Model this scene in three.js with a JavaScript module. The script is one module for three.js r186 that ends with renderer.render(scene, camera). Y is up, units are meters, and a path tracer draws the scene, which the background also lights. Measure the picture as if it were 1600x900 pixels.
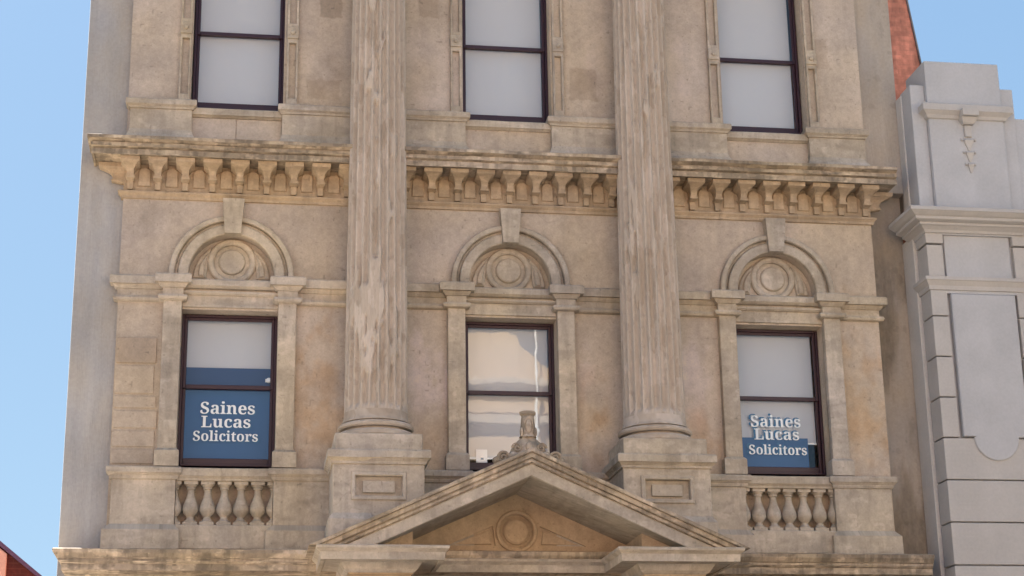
import * as THREE from 'three';
import { mergeGeometries, toCreasedNormals } from 'three/addons/utils/BufferGeometryUtils.js';
import { RoundedBoxGeometry } from 'three/addons/geometries/RoundedBoxGeometry.js';
import { TextGeometry } from 'three/addons/geometries/TextGeometry.js';
import { FontLoader } from 'three/addons/loaders/FontLoader.js';

// ------------------------------------------------------------------ camera, sky, sun, exposure
const scene = new THREE.Scene();
const camera = new THREE.PerspectiveCamera(18.457, 16 / 9, 0.1, 2000);
camera.position.set(-3.514, 1.65, 22.5);
camera.quaternion.setFromRotationMatrix(new THREE.Matrix4().makeBasis(
  new THREE.Vector3(0.98844709, -0.01523116, 0.15079906),
  new THREE.Vector3(-0.02953825, 0.95650248, 0.2902249),
  new THREE.Vector3(-0.14866013, -0.2913263, 0.9450022)));
const renderer = new THREE.WebGLRenderer({ antialias: true });
renderer.setSize(1024, 576);
renderer.toneMapping = THREE.LinearToneMapping;
renderer.toneMappingExposure = 8.1;
renderer.shadowMap.enabled = true;

const SUN = new THREE.Vector3(-0.34, 0.75, -0.57).normalize();
const sun = new THREE.DirectionalLight(new THREE.Color(1.0, 0.945, 0.87), 5);
sun.position.copy(SUN).multiplyScalar(90); sun.target.position.set(0, 0, 8);
sun.castShadow = true; sun.shadow.mapSize.set(4096, 4096); sun.shadow.radius = 1;
Object.assign(sun.shadow.camera, { left: -60, right: 60, top: 60, bottom: -60, near: 1, far: 220 });
scene.add(sun, sun.target);

{ // clear sky: pale near the horizon, deeper overhead, brighter towards the sun
  const W = 512, H = 256, d = new Float32Array(W * H * 4);
  const mix = (a, b, t) => a + (b - a) * t, ss = (a, b, t) => { t = Math.min(1, Math.max(0, (t - a) / (b - a))); return t * t * (3 - 2 * t); };
  for (let j = 0; j < H; j++) for (let i = 0; i < W; i++) {
    const el = ((j + 0.5) / H - 0.5) * Math.PI, az = ((i + 0.5) / W - 0.5) * 2 * Math.PI;
    const v = new THREE.Vector3(Math.cos(el) * Math.cos(az), Math.sin(el), Math.cos(el) * Math.sin(az));
    const h = Math.max(0, v.y), t = 1 - Math.exp(-h * 3.2), g = Math.max(0, v.dot(SUN));
    const glow = 0.05 * Math.pow(g, 6) + 0.12 * Math.pow(g, 40);
    const k = (j * W + i) * 4;
    const lowT = ss(0.0, -0.06, v.y);
    d[k] = 0.428 * mix(mix(0.166, 0.066, t) + glow, 0.12, lowT);
    d[k + 1] = 0.428 * mix(mix(0.238, 0.124, t) + glow, 0.11, lowT);
    d[k + 2] = 0.428 * mix(mix(0.295, 0.222, t) + glow, 0.10, lowT);
    d[k + 3] = 1;
  }
  const t = new THREE.DataTexture(d, W, H, THREE.RGBAFormat, THREE.FloatType);
  t.mapping = THREE.EquirectangularReflectionMapping; t.magFilter = t.minFilter = THREE.LinearFilter;
  t.wrapS = THREE.RepeatWrapping; t.needsUpdate = true;
  scene.background = t; scene.environment = t;
}

// ------------------------------------------------------------------ noise and textures
function rng(seed) { let s = seed >>> 0; return () => { s = (s + 0x6D2B79F5) >>> 0; let t = Math.imul(s ^ (s >>> 15), 1 | s); t = (t + Math.imul(t ^ (t >>> 7), 61 | t)) ^ t; return ((t ^ (t >>> 14)) >>> 0) / 4294967296; }; }
const NT = new Float32Array(65536); { const r = rng(7); for (let i = 0; i < 65536; i++) NT[i] = r(); }
function vn(x, y, s = 0) { // smooth value noise, 0..1
  x += s * 37.7; y += s * 91.3;
  const xi = Math.floor(x), yi = Math.floor(y); let u = x - xi, v = y - yi; u = u * u * (3 - 2 * u); v = v * v * (3 - 2 * v);
  const a = NT[((xi & 255) << 8) | (yi & 255)], b = NT[(((xi + 1) & 255) << 8) | (yi & 255)], c = NT[((xi & 255) << 8) | ((yi + 1) & 255)], e = NT[(((xi + 1) & 255) << 8) | ((yi + 1) & 255)];
  return (a + (b - a) * u) * (1 - v) + (c + (e - c) * u) * v;
}
function fbm(x, y, o = 4, s = 0) { let f = 0, a = 0.5, n = 0; for (let i = 0; i < o; i++) { f += a * vn(x, y, s + i); n += a; a *= 0.5; x *= 2.03; y *= 2.03; } return f / n; }
const sm = (a, b, t) => { t = Math.min(1, Math.max(0, (t - a) / (b - a))); return t * t * (3 - 2 * t); };
function makeTex(W, H, fn, srgb = true) { // fn(u, v) -> [r, g, b] 0..1 (sRGB values when srgb)
  const d = new Uint8Array(W * H * 4);
  for (let j = 0; j < H; j++) for (let i = 0; i < W; i++) {
    const c = fn((i + 0.5) / W, (j + 0.5) / H), k = (j * W + i) * 4;
    d[k] = Math.max(0, Math.min(255, c[0] * 255)); d[k + 1] = Math.max(0, Math.min(255, c[1] * 255)); d[k + 2] = Math.max(0, Math.min(255, c[2] * 255)); d[k + 3] = 255;
  }
  const t = new THREE.DataTexture(d, W, H, THREE.RGBAFormat);
  if (srgb) t.colorSpace = THREE.SRGBColorSpace;
  t.wrapS = t.wrapT = THREE.MirroredRepeatWrapping; t.magFilter = THREE.LinearFilter; t.minFilter = THREE.LinearMipmapLinearFilter; t.generateMipmaps = true; t.needsUpdate = true;
  return t;
}
// façade map: covers x -6..6, y 4..13 of the façade
const FX = 12, FY = 9, FY0 = 4;
// located patches of the wall: x, y, half width, half height, tint r g b, strength, softness
const PALE = [1.10, 1.11, 1.20], ORNG = [0.97, 0.875, 0.755], DARK = [0.80, 0.77, 0.73];
const patches = [
  [-1.10, 7.45, 0.34, 0.75, PALE, 0.85], [-0.74, 7.3, 0.14, 0.7, PALE, 0.7], [0.78, 7.25, 0.14, 0.8, PALE, 0.65], [1.02, 7.35, 0.14, 0.55, PALE, 0.6], [2.45, 7.35, 0.3, 0.7, PALE, 0.75], [2.6, 11.9, 0.3, 0.8, PALE, 0.35],
  [1.3, 11.9, 0.2, 0.9, PALE, 0.4], [-4.8, 9.2, 0.4, 0.5, PALE, 0.2],
  [4.85, 7.0, 0.5, 1.7, ORNG, 0.8], [2.5, 6.4, 0.4, 0.7, ORNG, 0.8], [-2.55, 7.0, 0.45, 1.2, ORNG, 0.75], [1.15, 6.7, 0.4, 0.9, ORNG, 0.6], [-1.05, 6.3, 0.3, 0.5, ORNG, 0.4], [-2.5, 5.6, 0.35, 0.5, ORNG, 0.6], [4.5, 5.4, 0.6, 0.45, ORNG, 0.45],
  [1.15, 6.9, 0.16, 0.25, DARK, 0.35], [-2.4, 6.3, 0.3, 0.25, DARK, 0.3], [1.1, 11.6, 0.26, 0.3, DARK, 0.35], [-2.45, 11.5, 0.3, 0.35, DARK, 0.3], [2.55, 5.5, 0.2, 0.25, DARK, 0.2],
];
const squares = [[-2.62, -2.3, 12.42, 12.8, 0.88], [-1.25, -0.95, 12.5, 12.85, 0.93], [0.86, 1.28, 11.35, 11.85, 0.93], [-2.78, -2.3, 11.18, 11.5, 0.94], [4.45, 4.7, 12.0, 12.5, 0.95], [1.0, 1.3, 10.5, 10.9, 0.93]];
function facadeTone(x, y) {
  const big = fbm(x * 0.55, y * 0.5, 4, 1) - 0.5, med = fbm(x * 2.4, y * 2.2, 4, 11) - 0.5, fine = fbm(x * 19, y * 19, 3, 23) - 0.5, streak = fbm(x * 9, y * 0.7, 3, 31) - 0.5;
  const grit = vn(x * 75, y * 75, 5) - 0.5;
  let v = 0.86 + big * 0.14 + med * 0.16 + fine * 0.09 + streak * 0.06 + grit * 0.06;
  const hue = fbm(x * 1.1, y * 1.0, 3, 47) - 0.5;
  let r = v * (1 + hue * 0.03), g = v, b = v * (1 - hue * 0.10);
  const pit = vn(x * 26, y * 26, 61); if (pit > 0.9) { const k = 1 - (pit - 0.9) * 1.8; r *= k; g *= k; b *= k; }
  for (const [px, py, w, h, c, s] of patches) {
    const dx = (x - px) / w, dy = (y - py) / h, q = dx * dx + dy * dy; if (q > 2.2) continue;
    const m = s * 0.85 * sm(0.2, 0.95, (1.25 - q * 0.75) * 0.5 + (fbm(x * 4.5, y * 3.5, 5, 71) - 0.5) * 1.3);
    r *= 1 + (c[0] - 1) * m; g *= 1 + (c[1] - 1) * m; b *= 1 + (c[2] - 1) * m;
  }
  for (const [x0, x1, y0, y1, k] of squares) {
    const e = (vn(x * 14, y * 14, 3) - 0.5) * 0.05, inx = sm(0, 0.03, Math.min(x - x0, x1 - x) + e), iny = sm(0, 0.03, Math.min(y - y0, y1 - y) + e), m = inx * iny;
    r *= 1 + (k - 1) * m; g *= 1 + (k - 1.01) * m; b *= 1 + (k - 1.02) * m;
  }
  const crack = Math.abs(fbm(x * 0.9, y * 0.8, 4, 81) - 0.5); if (crack < 0.0016 && vn(x * 0.6, y * 0.6, 91) > 0.6) { const k = 0.94; r *= k; g *= k; b *= k; }
  return [r, g, b];
}
const wallTex = makeTex(2048, 1536, (u, v) => facadeTone(-6 + u * FX, FY0 + v * FY));
const wallBump = makeTex(1024, 1024, (u, v) => { const n = 0.5 + (fbm(u * 90, v * 90, 4, 3) - 0.5) * 0.5 + (fbm(u * 14, v * 14, 3, 9) - 0.5) * 0.5; return [n, n, n]; }, false);
// weather-stained mouldings: dark lichen and run-off on the same stone
const trimTex = makeTex(2048, 1024, (u, v) => {
  const x = -6 + u * FX, y = FY0 + v * FY;
  let [r, g, b] = facadeTone(x + 30.3, y + 0.7);
  const a = sm(0.46, 0.66, fbm(x * 2.3, y * 6.5, 5, 101)), s2 = sm(0.5, 0.68, fbm(x * 13, y * 2.4, 4, 111)), chip = sm(0.66, 0.72, fbm(x * 6, y * 9, 3, 121));
  const k = 1 - 0.07 * a - 0.05 * s2; r *= k * 1.0; g *= k * 0.995; b *= k * 0.96;
  r += chip * 0.05; g += chip * 0.05; b += chip * 0.055;
  return [r, g, b];
});
const lichenTex = makeTex(2048, 1024, (u, v) => {
  const x = -6 + u * FX, y = FY0 + v * FY;
  let [r, g, b] = facadeTone(x + 50.3, y + 2.7);
  const a = sm(0.38, 0.6, fbm(x * 3.6, y * 8, 5, 131)), s2 = sm(0.45, 0.66, fbm(x * 17, y * 5, 4, 141)), gr = fbm(x * 4, y * 8, 3, 151), chip = sm(0.62, 0.7, fbm(x * 8, y * 13, 4, 161));
  const k = 1 - 0.18 * a - 0.12 * s2; r *= k; g *= k * (0.975 + 0.02 * gr); b *= k * 0.95;
  r += chip * 0.12; g += chip * 0.115; b += chip * 0.11;
  return [r, g, b];
});
// column shaft: u round the shaft, v up it (0..1 = 8 m); flaking, filled flutes, pale and brown patches
const shaftTex = makeTex(1024, 2048, (u, v) => {
  const a = u * 40, y = v * 8;
  const st = fbm(a * 1.6, y * 1.6, 4, 201) - 0.5, md = fbm(a * 0.3, y * 1.1, 4, 211) - 0.5, fine = fbm(a * 6, y * 14, 3, 221) - 0.5;
  let k = 0.85 + st * 0.03 + md * 0.06 + fine * 0.09, r = k, g = k * 0.995, b = k * 0.985;
  const X = a * 0.0635; // metres round the shaft
  const pale = sm(0.58, 0.63, fbm(X * 6, y * 1.9, 5, 231)); r += pale * 0.05; g += pale * 0.055; b += pale * 0.065;
  const dk = sm(0.60, 0.64, fbm(X * 7 + 9, y * 2.1, 5, 241)); r *= 1 - 0.06 * dk; g *= 1 - 0.07 * dk; b *= 1 - 0.085 * dk;
  const sp = sm(0.68, 0.72, fbm(X * 30, y * 12, 3, 271)); r *= 1 - 0.05 * sp; g *= 1 - 0.05 * sp; b *= 1 - 0.05 * sp;
  return [r, g, b];
});
const greyTex = makeTex(1024, 1024, (u, v) => { const k = 0.9 + (fbm(u * 9, v * 9, 4, 301) - 0.5) * 0.08 + (fbm(u * 130, v * 130, 2, 311) - 0.5) * 0.04 + (fbm(u * 14, v * 5, 3, 321) - 0.5) * 0.03; return [k, k, k * 1.0]; });
const marginTex = makeTex(1024, 2048, (u, v) => { // u over 1.2 m, v over 9 m
  const x = u * 1.2, y = v * 9;
  const k = 0.85 + (fbm(x * 2, y * 1.2, 4, 331) - 0.5) * 0.12 + (fbm(x * 14, y * 1.0, 3, 341) - 0.5) * 0.07 + (fbm(x * 40, y * 40, 2, 351) - 0.5) * 0.06, h = fbm(x * 3, y * 1.4, 3, 361) - 0.5;
  return [k * (1 + h * 0.05), k, k * (1 - h * 0.09)];
});
const sootShadeTex = makeTex(512, 2048, (u, v) => { // right margin: sooty, damp stains running down, plus shade painted in beside the neighbour
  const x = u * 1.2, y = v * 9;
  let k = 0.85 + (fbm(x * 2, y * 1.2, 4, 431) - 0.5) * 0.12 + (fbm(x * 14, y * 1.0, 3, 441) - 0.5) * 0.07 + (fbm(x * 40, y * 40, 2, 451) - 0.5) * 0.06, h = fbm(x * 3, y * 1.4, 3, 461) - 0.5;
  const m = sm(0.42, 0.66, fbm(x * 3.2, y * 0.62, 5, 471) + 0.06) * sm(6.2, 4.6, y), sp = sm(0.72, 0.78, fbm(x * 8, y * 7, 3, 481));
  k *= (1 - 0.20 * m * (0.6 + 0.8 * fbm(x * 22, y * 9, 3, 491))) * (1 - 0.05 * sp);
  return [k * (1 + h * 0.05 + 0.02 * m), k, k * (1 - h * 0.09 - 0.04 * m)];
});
function brickTexture(seed, r0, g0, b0) { // 3 m square
  return makeTex(1024, 1024, (u, v) => {
    const X = u * 3, Y = v * 3, row = Math.floor(Y / 0.086), fy = Y / 0.086 - row, xo = X / 0.24 + (row & 1) * 0.5, col = Math.floor(xo), fx = xo - col;
    const joint = fy < 0.12 || fx < 0.045, n = 0.25 + 0.5 * NT[((row * 131 + col * 17 + seed) & 65535)], f = fbm(X * 14, Y * 14, 3, seed) - 0.5, w = fbm(X * 1.2, Y * 0.6, 4, seed + 3) - 0.5;
    const k = 0.82 + n * 0.25 + f * 0.3 + w * 0.35;
    const st = fbm(X * 9, Y * 1.3, 4, seed + 5) - 0.5, q = k + st * 0.5, jm = joint ? 0.22 : 0; return [r0 * q * (1 - jm) + 0.55 * jm, g0 * q * (1 - jm) + 0.42 * jm, b0 * q * (1 - jm) + 0.36 * jm];
  });
}
const glassBump = makeTex(512, 512, (u, v) => { const n = fbm(u * 5, v * 4, 3, 401); return [n, n, n]; }, false);

// ------------------------------------------------------------------ materials
const std = (o) => new THREE.MeshStandardMaterial({ roughness: 0.92, metalness: 0, ...o });
const lin = (r, g, b) => new THREE.Color().setRGB(r, g, b);
const M = {
  wall: std({ color: lin(0.61, 0.50, 0.395), map: wallTex, bumpMap: wallBump, bumpScale: 0.006 }),
  trim: std({ color: lin(0.62, 0.525, 0.44), map: trimTex, bumpMap: wallBump, bumpScale: 0.006 }),
  lichen: std({ color: lin(0.58, 0.475, 0.37), map: lichenTex, bumpMap: wallBump, bumpScale: 0.01 }),
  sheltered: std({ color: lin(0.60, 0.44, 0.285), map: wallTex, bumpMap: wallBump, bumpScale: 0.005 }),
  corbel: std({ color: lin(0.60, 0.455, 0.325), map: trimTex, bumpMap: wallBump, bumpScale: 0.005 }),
  shaft: std({ color: lin(0.64, 0.535, 0.44), map: shaftTex }),
  block: std({ color: lin(0.52, 0.41, 0.31), map: wallTex, bumpMap: wallBump, bumpScale: 0.008 }),
  margin: std({ color: lin(0.49, 0.465, 0.445), map: marginTex, bumpMap: wallBump, bumpScale: 0.005 }),
  sootShade: std({ color: lin(0.54, 0.47, 0.40), map: sootShadeTex, bumpMap: wallBump, bumpScale: 0.006 }),
  frame: std({ color: lin(0.030, 0.008, 0.016), roughness: 0.45 }),
  blind: std({ color: lin(0.47, 0.48, 0.50), roughness: 0.85 }),
  board: std({ color: lin(0.012, 0.07, 0.19), roughness: 0.6 }),
  boardDark: std({ color: lin(0.008, 0.035, 0.11), roughness: 0.6 }),
  white: std({ color: lin(0.82, 0.84, 0.84), roughness: 0.6 }),
  letterShadow: std({ color: lin(0.02, 0.12, 0.24), roughness: 0.6 }),
  glass: new THREE.MeshPhysicalMaterial({ color: 0xffffff, roughness: 0.01, metalness: 0, transmission: 1, thickness: 0, ior: 1.66, bumpMap: glassBump, bumpScale: 0.0006 }),
  grey: std({ color: lin(0.53, 0.522, 0.53), map: greyTex, roughness: 0.8 }),
  edge: std({ color: lin(0.66, 0.62, 0.58), map: greyTex, roughness: 0.8 }),
  greyTrim: std({ color: lin(0.54, 0.505, 0.475), map: greyTex, roughness: 0.8 }),
  interior: std({ color: lin(0.12, 0.10, 0.09) }),
  roof: std({ color: lin(0.16, 0.15, 0.15) }),
  brick: std({ map: brickTexture(11, 0.72, 0.47, 0.39) }),
  brickDark: std({ map: brickTexture(23, 0.34, 0.14, 0.12) }),
  pink: std({ color: lin(0.66, 0.44, 0.36), map: greyTex }),
  barge: std({ color: lin(0.07, 0.04, 0.10), roughness: 0.6 }),
};

// ------------------------------------------------------------------ geometry helpers
const bases = new Map();
function prep(g) { const q = g.index ? g.toNonIndexed() : g; for (const k of Object.keys(q.attributes)) if (!['position', 'normal', 'uv'].includes(k)) q.deleteAttribute(k); if (!q.attributes.uv) q.setAttribute('uv', new THREE.BufferAttribute(new Float32Array(q.attributes.position.count * 2), 2)); return q; }
function facadeUV(g) { const p = g.attributes.position, n = g.attributes.normal, uv = g.attributes.uv;
  for (let i = 0; i < p.count; i++) { const ax = Math.abs(n.getX(i)), ay = Math.abs(n.getY(i)), az = Math.abs(n.getZ(i)); let u = p.getX(i), v = p.getY(i); if (ay > az && ay > ax) v += p.getZ(i); else if (ax > az) u += p.getZ(i); uv.setXY(i, (u + 6) / FX, (v - FY0) / FY); } }
function metreUV(s, sy = s) { return (g) => { const p = g.attributes.position, n = g.attributes.normal, uv = g.attributes.uv;
  for (let i = 0; i < p.count; i++) { const ax = Math.abs(n.getX(i)), ay = Math.abs(n.getY(i)), az = Math.abs(n.getZ(i)); let u = p.getX(i), v = p.getY(i); if (ay > az && ay > ax) v = p.getZ(i); else if (ax > az) u = p.getZ(i); uv.setXY(i, u / s, v / sy); } }; }
const usedNames = new Set();
function numbered(n) { if (!usedNames.has(n)) { usedNames.add(n); return n; } for (let i = 1; ; i++) { const m = n + '_' + String(i).padStart(3, '0'); if (!usedNames.has(m)) { usedNames.add(m); return m; } } }
function thing(name, label, category, base = [0, 0, 0], group) { const o = new THREE.Group(); o.name = numbered(name); o.position.set(...base); o.userData = { label, category }; if (group) o.userData.group = group; scene.add(o); bases.set(o, base); return o; }
function sub(name, parent) { const o = new THREE.Group(); o.name = name; parent.add(o); bases.set(o, bases.get(parent)); return o; }
function part(name, geos, mat, parent, uvf = facadeUV) { // world-space geometries -> one mesh under parent
  const list = (Array.isArray(geos) ? geos : [geos]).map(prep), g = list.length > 1 ? mergeGeometries(list) : list[0];
  if (uvf) uvf(g); const b = bases.get(parent) || [0, 0, 0]; g.translate(-b[0], -b[1], -b[2]);
  const m = new THREE.Mesh(g, mat); m.name = name; m.castShadow = m.receiveShadow = true; parent.add(m); bases.set(m, b); return m;
}
function struct(name, geos, mat, uvf) { const m = part(numbered(name), geos, mat, scene, uvf); m.userData = { kind: 'structure' }; return m; }
function box(x0, x1, y0, y1, z0, z1, r = 0.008) { const w = x1 - x0, h = y1 - y0, d = z1 - z0; r = Math.min(r, w / 3, h / 3, d / 3);
  const g = r > 0 ? new RoundedBoxGeometry(w, h, d, 1, r) : new THREE.BoxGeometry(w, h, d); g.translate((x0 + x1) / 2, (y0 + y1) / 2, (z0 + z1) / 2); return g; }
function poly(pts, z0, z1, bev = 0, holes = []) { const s = new THREE.Shape(pts.map(([x, y]) => new THREE.Vector2(x, y))); for (const h of holes) s.holes.push(h); return ext(s, z0, z1, bev); }
function ext(s, z0, z1, bev = 0, seg = 24) { const g = new THREE.ExtrudeGeometry(s, { depth: z1 - z0 - (bev ? bev : 0), bevelEnabled: bev > 0, bevelThickness: bev, bevelSize: bev, bevelOffset: -bev, bevelSegments: 1, curveSegments: seg }); g.translate(0, 0, z0); return g; }
function rectHole(x0, x1, y0, y1) { const p = new THREE.Path(); p.moveTo(x0, y0); p.lineTo(x0, y1); p.lineTo(x1, y1); p.lineTo(x1, y0); p.closePath(); return p; }
function archPts(cx, y0, yc, r, n = 32) { const a = [[cx - r, y0], [cx - r, yc]]; for (let i = 1; i < n; i++) { const t = Math.PI - i * Math.PI / n; a.push([cx + r * Math.cos(t), yc + r * Math.sin(t)]); } a.push([cx + r, yc], [cx + r, y0]); return a; }
function ptsPath(a) { const p = new THREE.Path(); p.moveTo(...a[0]); for (const q of a.slice(1)) p.lineTo(...q); p.closePath(); return p; }
function ringShape(cx, cy, ri, ro) { const s = new THREE.Shape(); s.absarc(cx, cy, ro, 0, Math.PI * 2); const h = new THREE.Path(); h.absarc(cx, cy, ri, 0, Math.PI * 2, true); s.holes.push(h); return s; }
// moulding: profile [[out, y], ...] from lower wall contact to upper wall contact, swept along plan path [[x, z], ...] running left to right
function sweep(prof, path, wig = 0, seed = 1) {
  const n = path.length, mit = [];
  const dirs = []; for (let i = 0; i < n - 1; i++) { const dx = path[i + 1][0] - path[i][0], dz = path[i + 1][1] - path[i][1], l = Math.hypot(dx, dz); dirs.push([dx / l, dz / l]); }
  for (let i = 0; i < n; i++) { const a = dirs[Math.max(0, i - 1)], b = dirs[Math.min(n - 2, i)], na = [-a[1], a[0]], nb = [-b[1], b[0]], k = 1 + na[0] * nb[0] + na[1] * nb[1]; mit.push([(na[0] + nb[0]) / k, (na[1] + nb[1]) / k]); }
  const pos = [], P = (i, j) => [path[i][0] + mit[i][0] * prof[j][0], prof[j][1], path[i][1] + mit[i][1] * prof[j][0]];
  const sub = (A, B, t) => A.map((v, i) => v + (B[i] - v) * t);
  for (let i = 0; i < n - 1; i++) {
    const len = Math.hypot(path[i + 1][0] - path[i][0], path[i + 1][1] - path[i][1]), ns = wig ? Math.max(1, Math.round(len / 0.12)) : 1;
    for (let j = 0; j < prof.length - 1; j++) for (let k = 0; k < ns; k++) {
      const A0 = P(i, j), A1 = P(i + 1, j), B0 = P(i, j + 1), B1 = P(i + 1, j + 1);
      const W = (q, jj) => { if (!wig || jj === 0 || jj === prof.length - 1) return q; const e = (vn(q[0] * 3.1 + q[2] * 3, q[1] * 9, seed) - 0.5) * wig, e2 = (vn(q[0] * 7 + q[2], q[1] * 9 + 5, seed) - 0.5) * wig; return [q[0], q[1] + e, q[2] + e2]; };
      const a = W(sub(A0, A1, k / ns), j), b = W(sub(A0, A1, (k + 1) / ns), j), c = W(sub(B0, B1, k / ns), j + 1), d = W(sub(B0, B1, (k + 1) / ns), j + 1);
      pos.push(...a, ...b, ...d, ...a, ...d, ...c);
    }
  }
  for (const [i, flip] of [[0, false], [n - 1, true]]) { const tri = THREE.ShapeUtils.triangulateShape(prof.map(([o, y]) => new THREE.Vector2(o, y)), []); for (const t of tri) { const q = flip ? [t[0], t[2], t[1]] : t; for (const j of q) pos.push(...P(i, j)); } }
  const g = new THREE.BufferGeometry(); g.setAttribute('position', new THREE.Float32BufferAttribute(pos, 3)); g.computeVertexNormals(); return prep(g);
}
function loftBox(levels) { // levels [y, x0, x1, z0, z1], stacked rectangles
  const pos = [], c = (l) => [[l[1], l[0], l[3]], [l[2], l[0], l[3]], [l[2], l[0], l[4]], [l[1], l[0], l[4]]];
  for (let i = 0; i < levels.length - 1; i++) { const a = c(levels[i]), b = c(levels[i + 1]); for (let k = 0; k < 4; k++) { const k2 = (k + 1) % 4; pos.push(...a[k], ...b[k], ...b[k2], ...a[k], ...b[k2], ...a[k2]); } }
  const t = c(levels[levels.length - 1]), u = c(levels[0]); pos.push(...t[0], ...t[3], ...t[2], ...t[0], ...t[2], ...t[1], ...u[0], ...u[1], ...u[2], ...u[0], ...u[2], ...u[3]);
  const g = new THREE.BufferGeometry(); g.setAttribute('position', new THREE.Float32BufferAttribute(pos, 3)); g.computeVertexNormals(); return prep(g);
}
function lathe(pts, x, y, z, seg = 32, crease = 0.6) { const g = toCreasedNormals(new THREE.LatheGeometry(pts.map(([r, h]) => new THREE.Vector2(r, h)), seg), crease); g.translate(x, y, z); return g; }

// ------------------------------------------------------------------ the stone-fronted office building
const HW = 5.14, TOP = 13.95, BX = [-3.70, 0, 3.70];
const hall = thing('office_building', 'tall tan rendered classical building with two giant fluted columns and a pediment', 'building', [0, 0, 0]);
{ // front wall with its openings
  const holes = [];
  for (const cx of BX) {
    holes.push(rectHole(cx - 0.61, cx + 0.61, 5.34, 5.925));
    holes.push(rectHole(cx - 0.62, cx + 0.62, 6.0, 8.166));
    holes.push(ptsPath(archPts(cx, 8.58, 8.637, 0.557).reverse()));
    holes.push(rectHole(cx - 0.62, cx + 0.62, 10.98, 13.6));
  }
  holes.push(rectHole(-1.0, 1.0, 0.15, 3.6));
  part('wall', poly([[-HW, 0], [HW, 0], [HW, TOP], [-HW, TOP]], -0.42, 0, 0, holes), M.wall, hall);
  const mm = metreUV(1.2, 9);
  const uvL = (g) => { const p = g.attributes.position, uv = g.attributes.uv; for (let i = 0; i < p.count; i++) uv.setXY(i, (p.getX(i) + p.getZ(i) * 0.3 + 5.72) / 1.2, (p.getY(i) - 4) / 9); };
  const uvR = (g) => { const p = g.attributes.position, uv = g.attributes.uv; for (let i = 0; i < p.count; i++) uv.setXY(i, (p.getX(i) + p.getZ(i) * 0.3 - 5.14) / 1.2, (p.getY(i) - 4) / 9); };
  part('wall_margin', box(-5.72, -HW, 0, TOP, -0.45, -0.12, 0.012), M.margin, hall, uvL);
  part('wall_margin', [box(HW, 5.72, 10.2, TOP, -0.45, -0.12, 0.012), box(HW, 5.72, 0, 10.2, -0.45, -0.32, 0.0)], M.sootShade, hall, uvR);
  part('side_wall', [box(-5.72, -5.4, 0, TOP, -12, -0.452, 0)], M.brick, hall, metreUV(3));
  part('side_wall', [box(5.4, 5.72, 0, TOP, -12, -0.452, 0)], M.brick, hall, metreUV(3));
  part('back_wall', box(-5.4, 5.4, 0, TOP, -12, -11.7, 0), M.brick, hall, metreUV(3));
  part('roof', box(-5.4, 5.4, 13.6, 13.8, -11.7, -0.452, 0), M.roof, hall, null);
  part('floor_slab', [box(-5.4, 5.4, 4.0, 4.3, -11.7, -0.452, 0), box(-5.4, 5.4, 9.2, 9.5, -11.7, -0.452, 0)], M.interior, hall, null);
  part('partition', [box(-1.9, -1.8, 4.3, 9.2, -5, -0.452, 0), box(1.8, 1.9, 4.3, 9.2, -5, -0.452, 0), box(-5.4, 5.4, 4.3, 9.2, -5.1, -5, 0), box(-1.9, -1.8, 9.5, 13.6, -5, -0.452, 0), box(1.8, 1.9, 9.5, 13.6, -5, -0.452, 0), box(-5.4, 5.4, 9.5, 13.6, -5.1, -5, 0)], M.interior, hall, null);
  const door = sub('door', hall); part('door_frame', [box(-1.0, -0.9, 0.15, 3.6, -0.3, -0.1), box(0.9, 1.0, 0.15, 3.6, -0.3, -0.1), box(-0.9, 0.9, 3.48, 3.6, -0.3, -0.1)], M.frame, door, null); part('door_leaf', [box(-0.9, -0.005, 0.15, 3.48, -0.27, -0.2), box(0.005, 0.9, 0.15, 3.48, -0.27, -0.2)], M.frame, door, null);
  part('top_cornice', sweep([[0, 13.75], [0.1, 13.78], [0.15, 13.9], [0.45, 13.93], [0.5, 14.1], [0, 14.15]], [[-5.72, -0.2], [-5.72, -0.078], [-HW, -0.078], [-HW, 0], [HW, 0], [HW, -0.078], [5.72, -0.078], [5.72, -0.2]]), M.lichen, hall);
}
// old masonry blocks showing through the render on the left pier
{
  const rows = [[7.42, 7.77, -4.62], [7.02, 7.40, -4.64], [6.83, 7.0, -4.6], [6.57, 6.81, -4.58], [6.33, 6.55, -4.6], [6.11, 6.31, -4.6]];
  rows.forEach(([y0, y1, x1], i) => { part('stone_block', box(-5.125, x1, y0 + 0.008, y1 - 0.008, -0.02, i === 0 ? 0.022 : 0.014, 0.008), i === 0 ? M.block : M.wall, hall); });
}
// entablature at first-floor level
part('lower_cornice', sweep([[0, 4.60], [0.06, 4.62], [0.10, 4.70], [0.34, 4.715], [0.36, 4.72], [0.36, 4.80], [0.38, 4.81], [0.40, 4.83], [0.40, 4.86], [0.42, 4.868], [0.46, 4.92], [0.47, 4.965], [0.45, 4.975], [0, 5.01]], [[-5.26, -0.3], [-5.26, 0.06], [5.45, 0.06]], 0.012, 3), M.lichen, hall);
part('lower_frieze', box(-5.26, 5.26, 4.1, 4.60, -0.3, 0.06), M.sheltered, hall);

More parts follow.
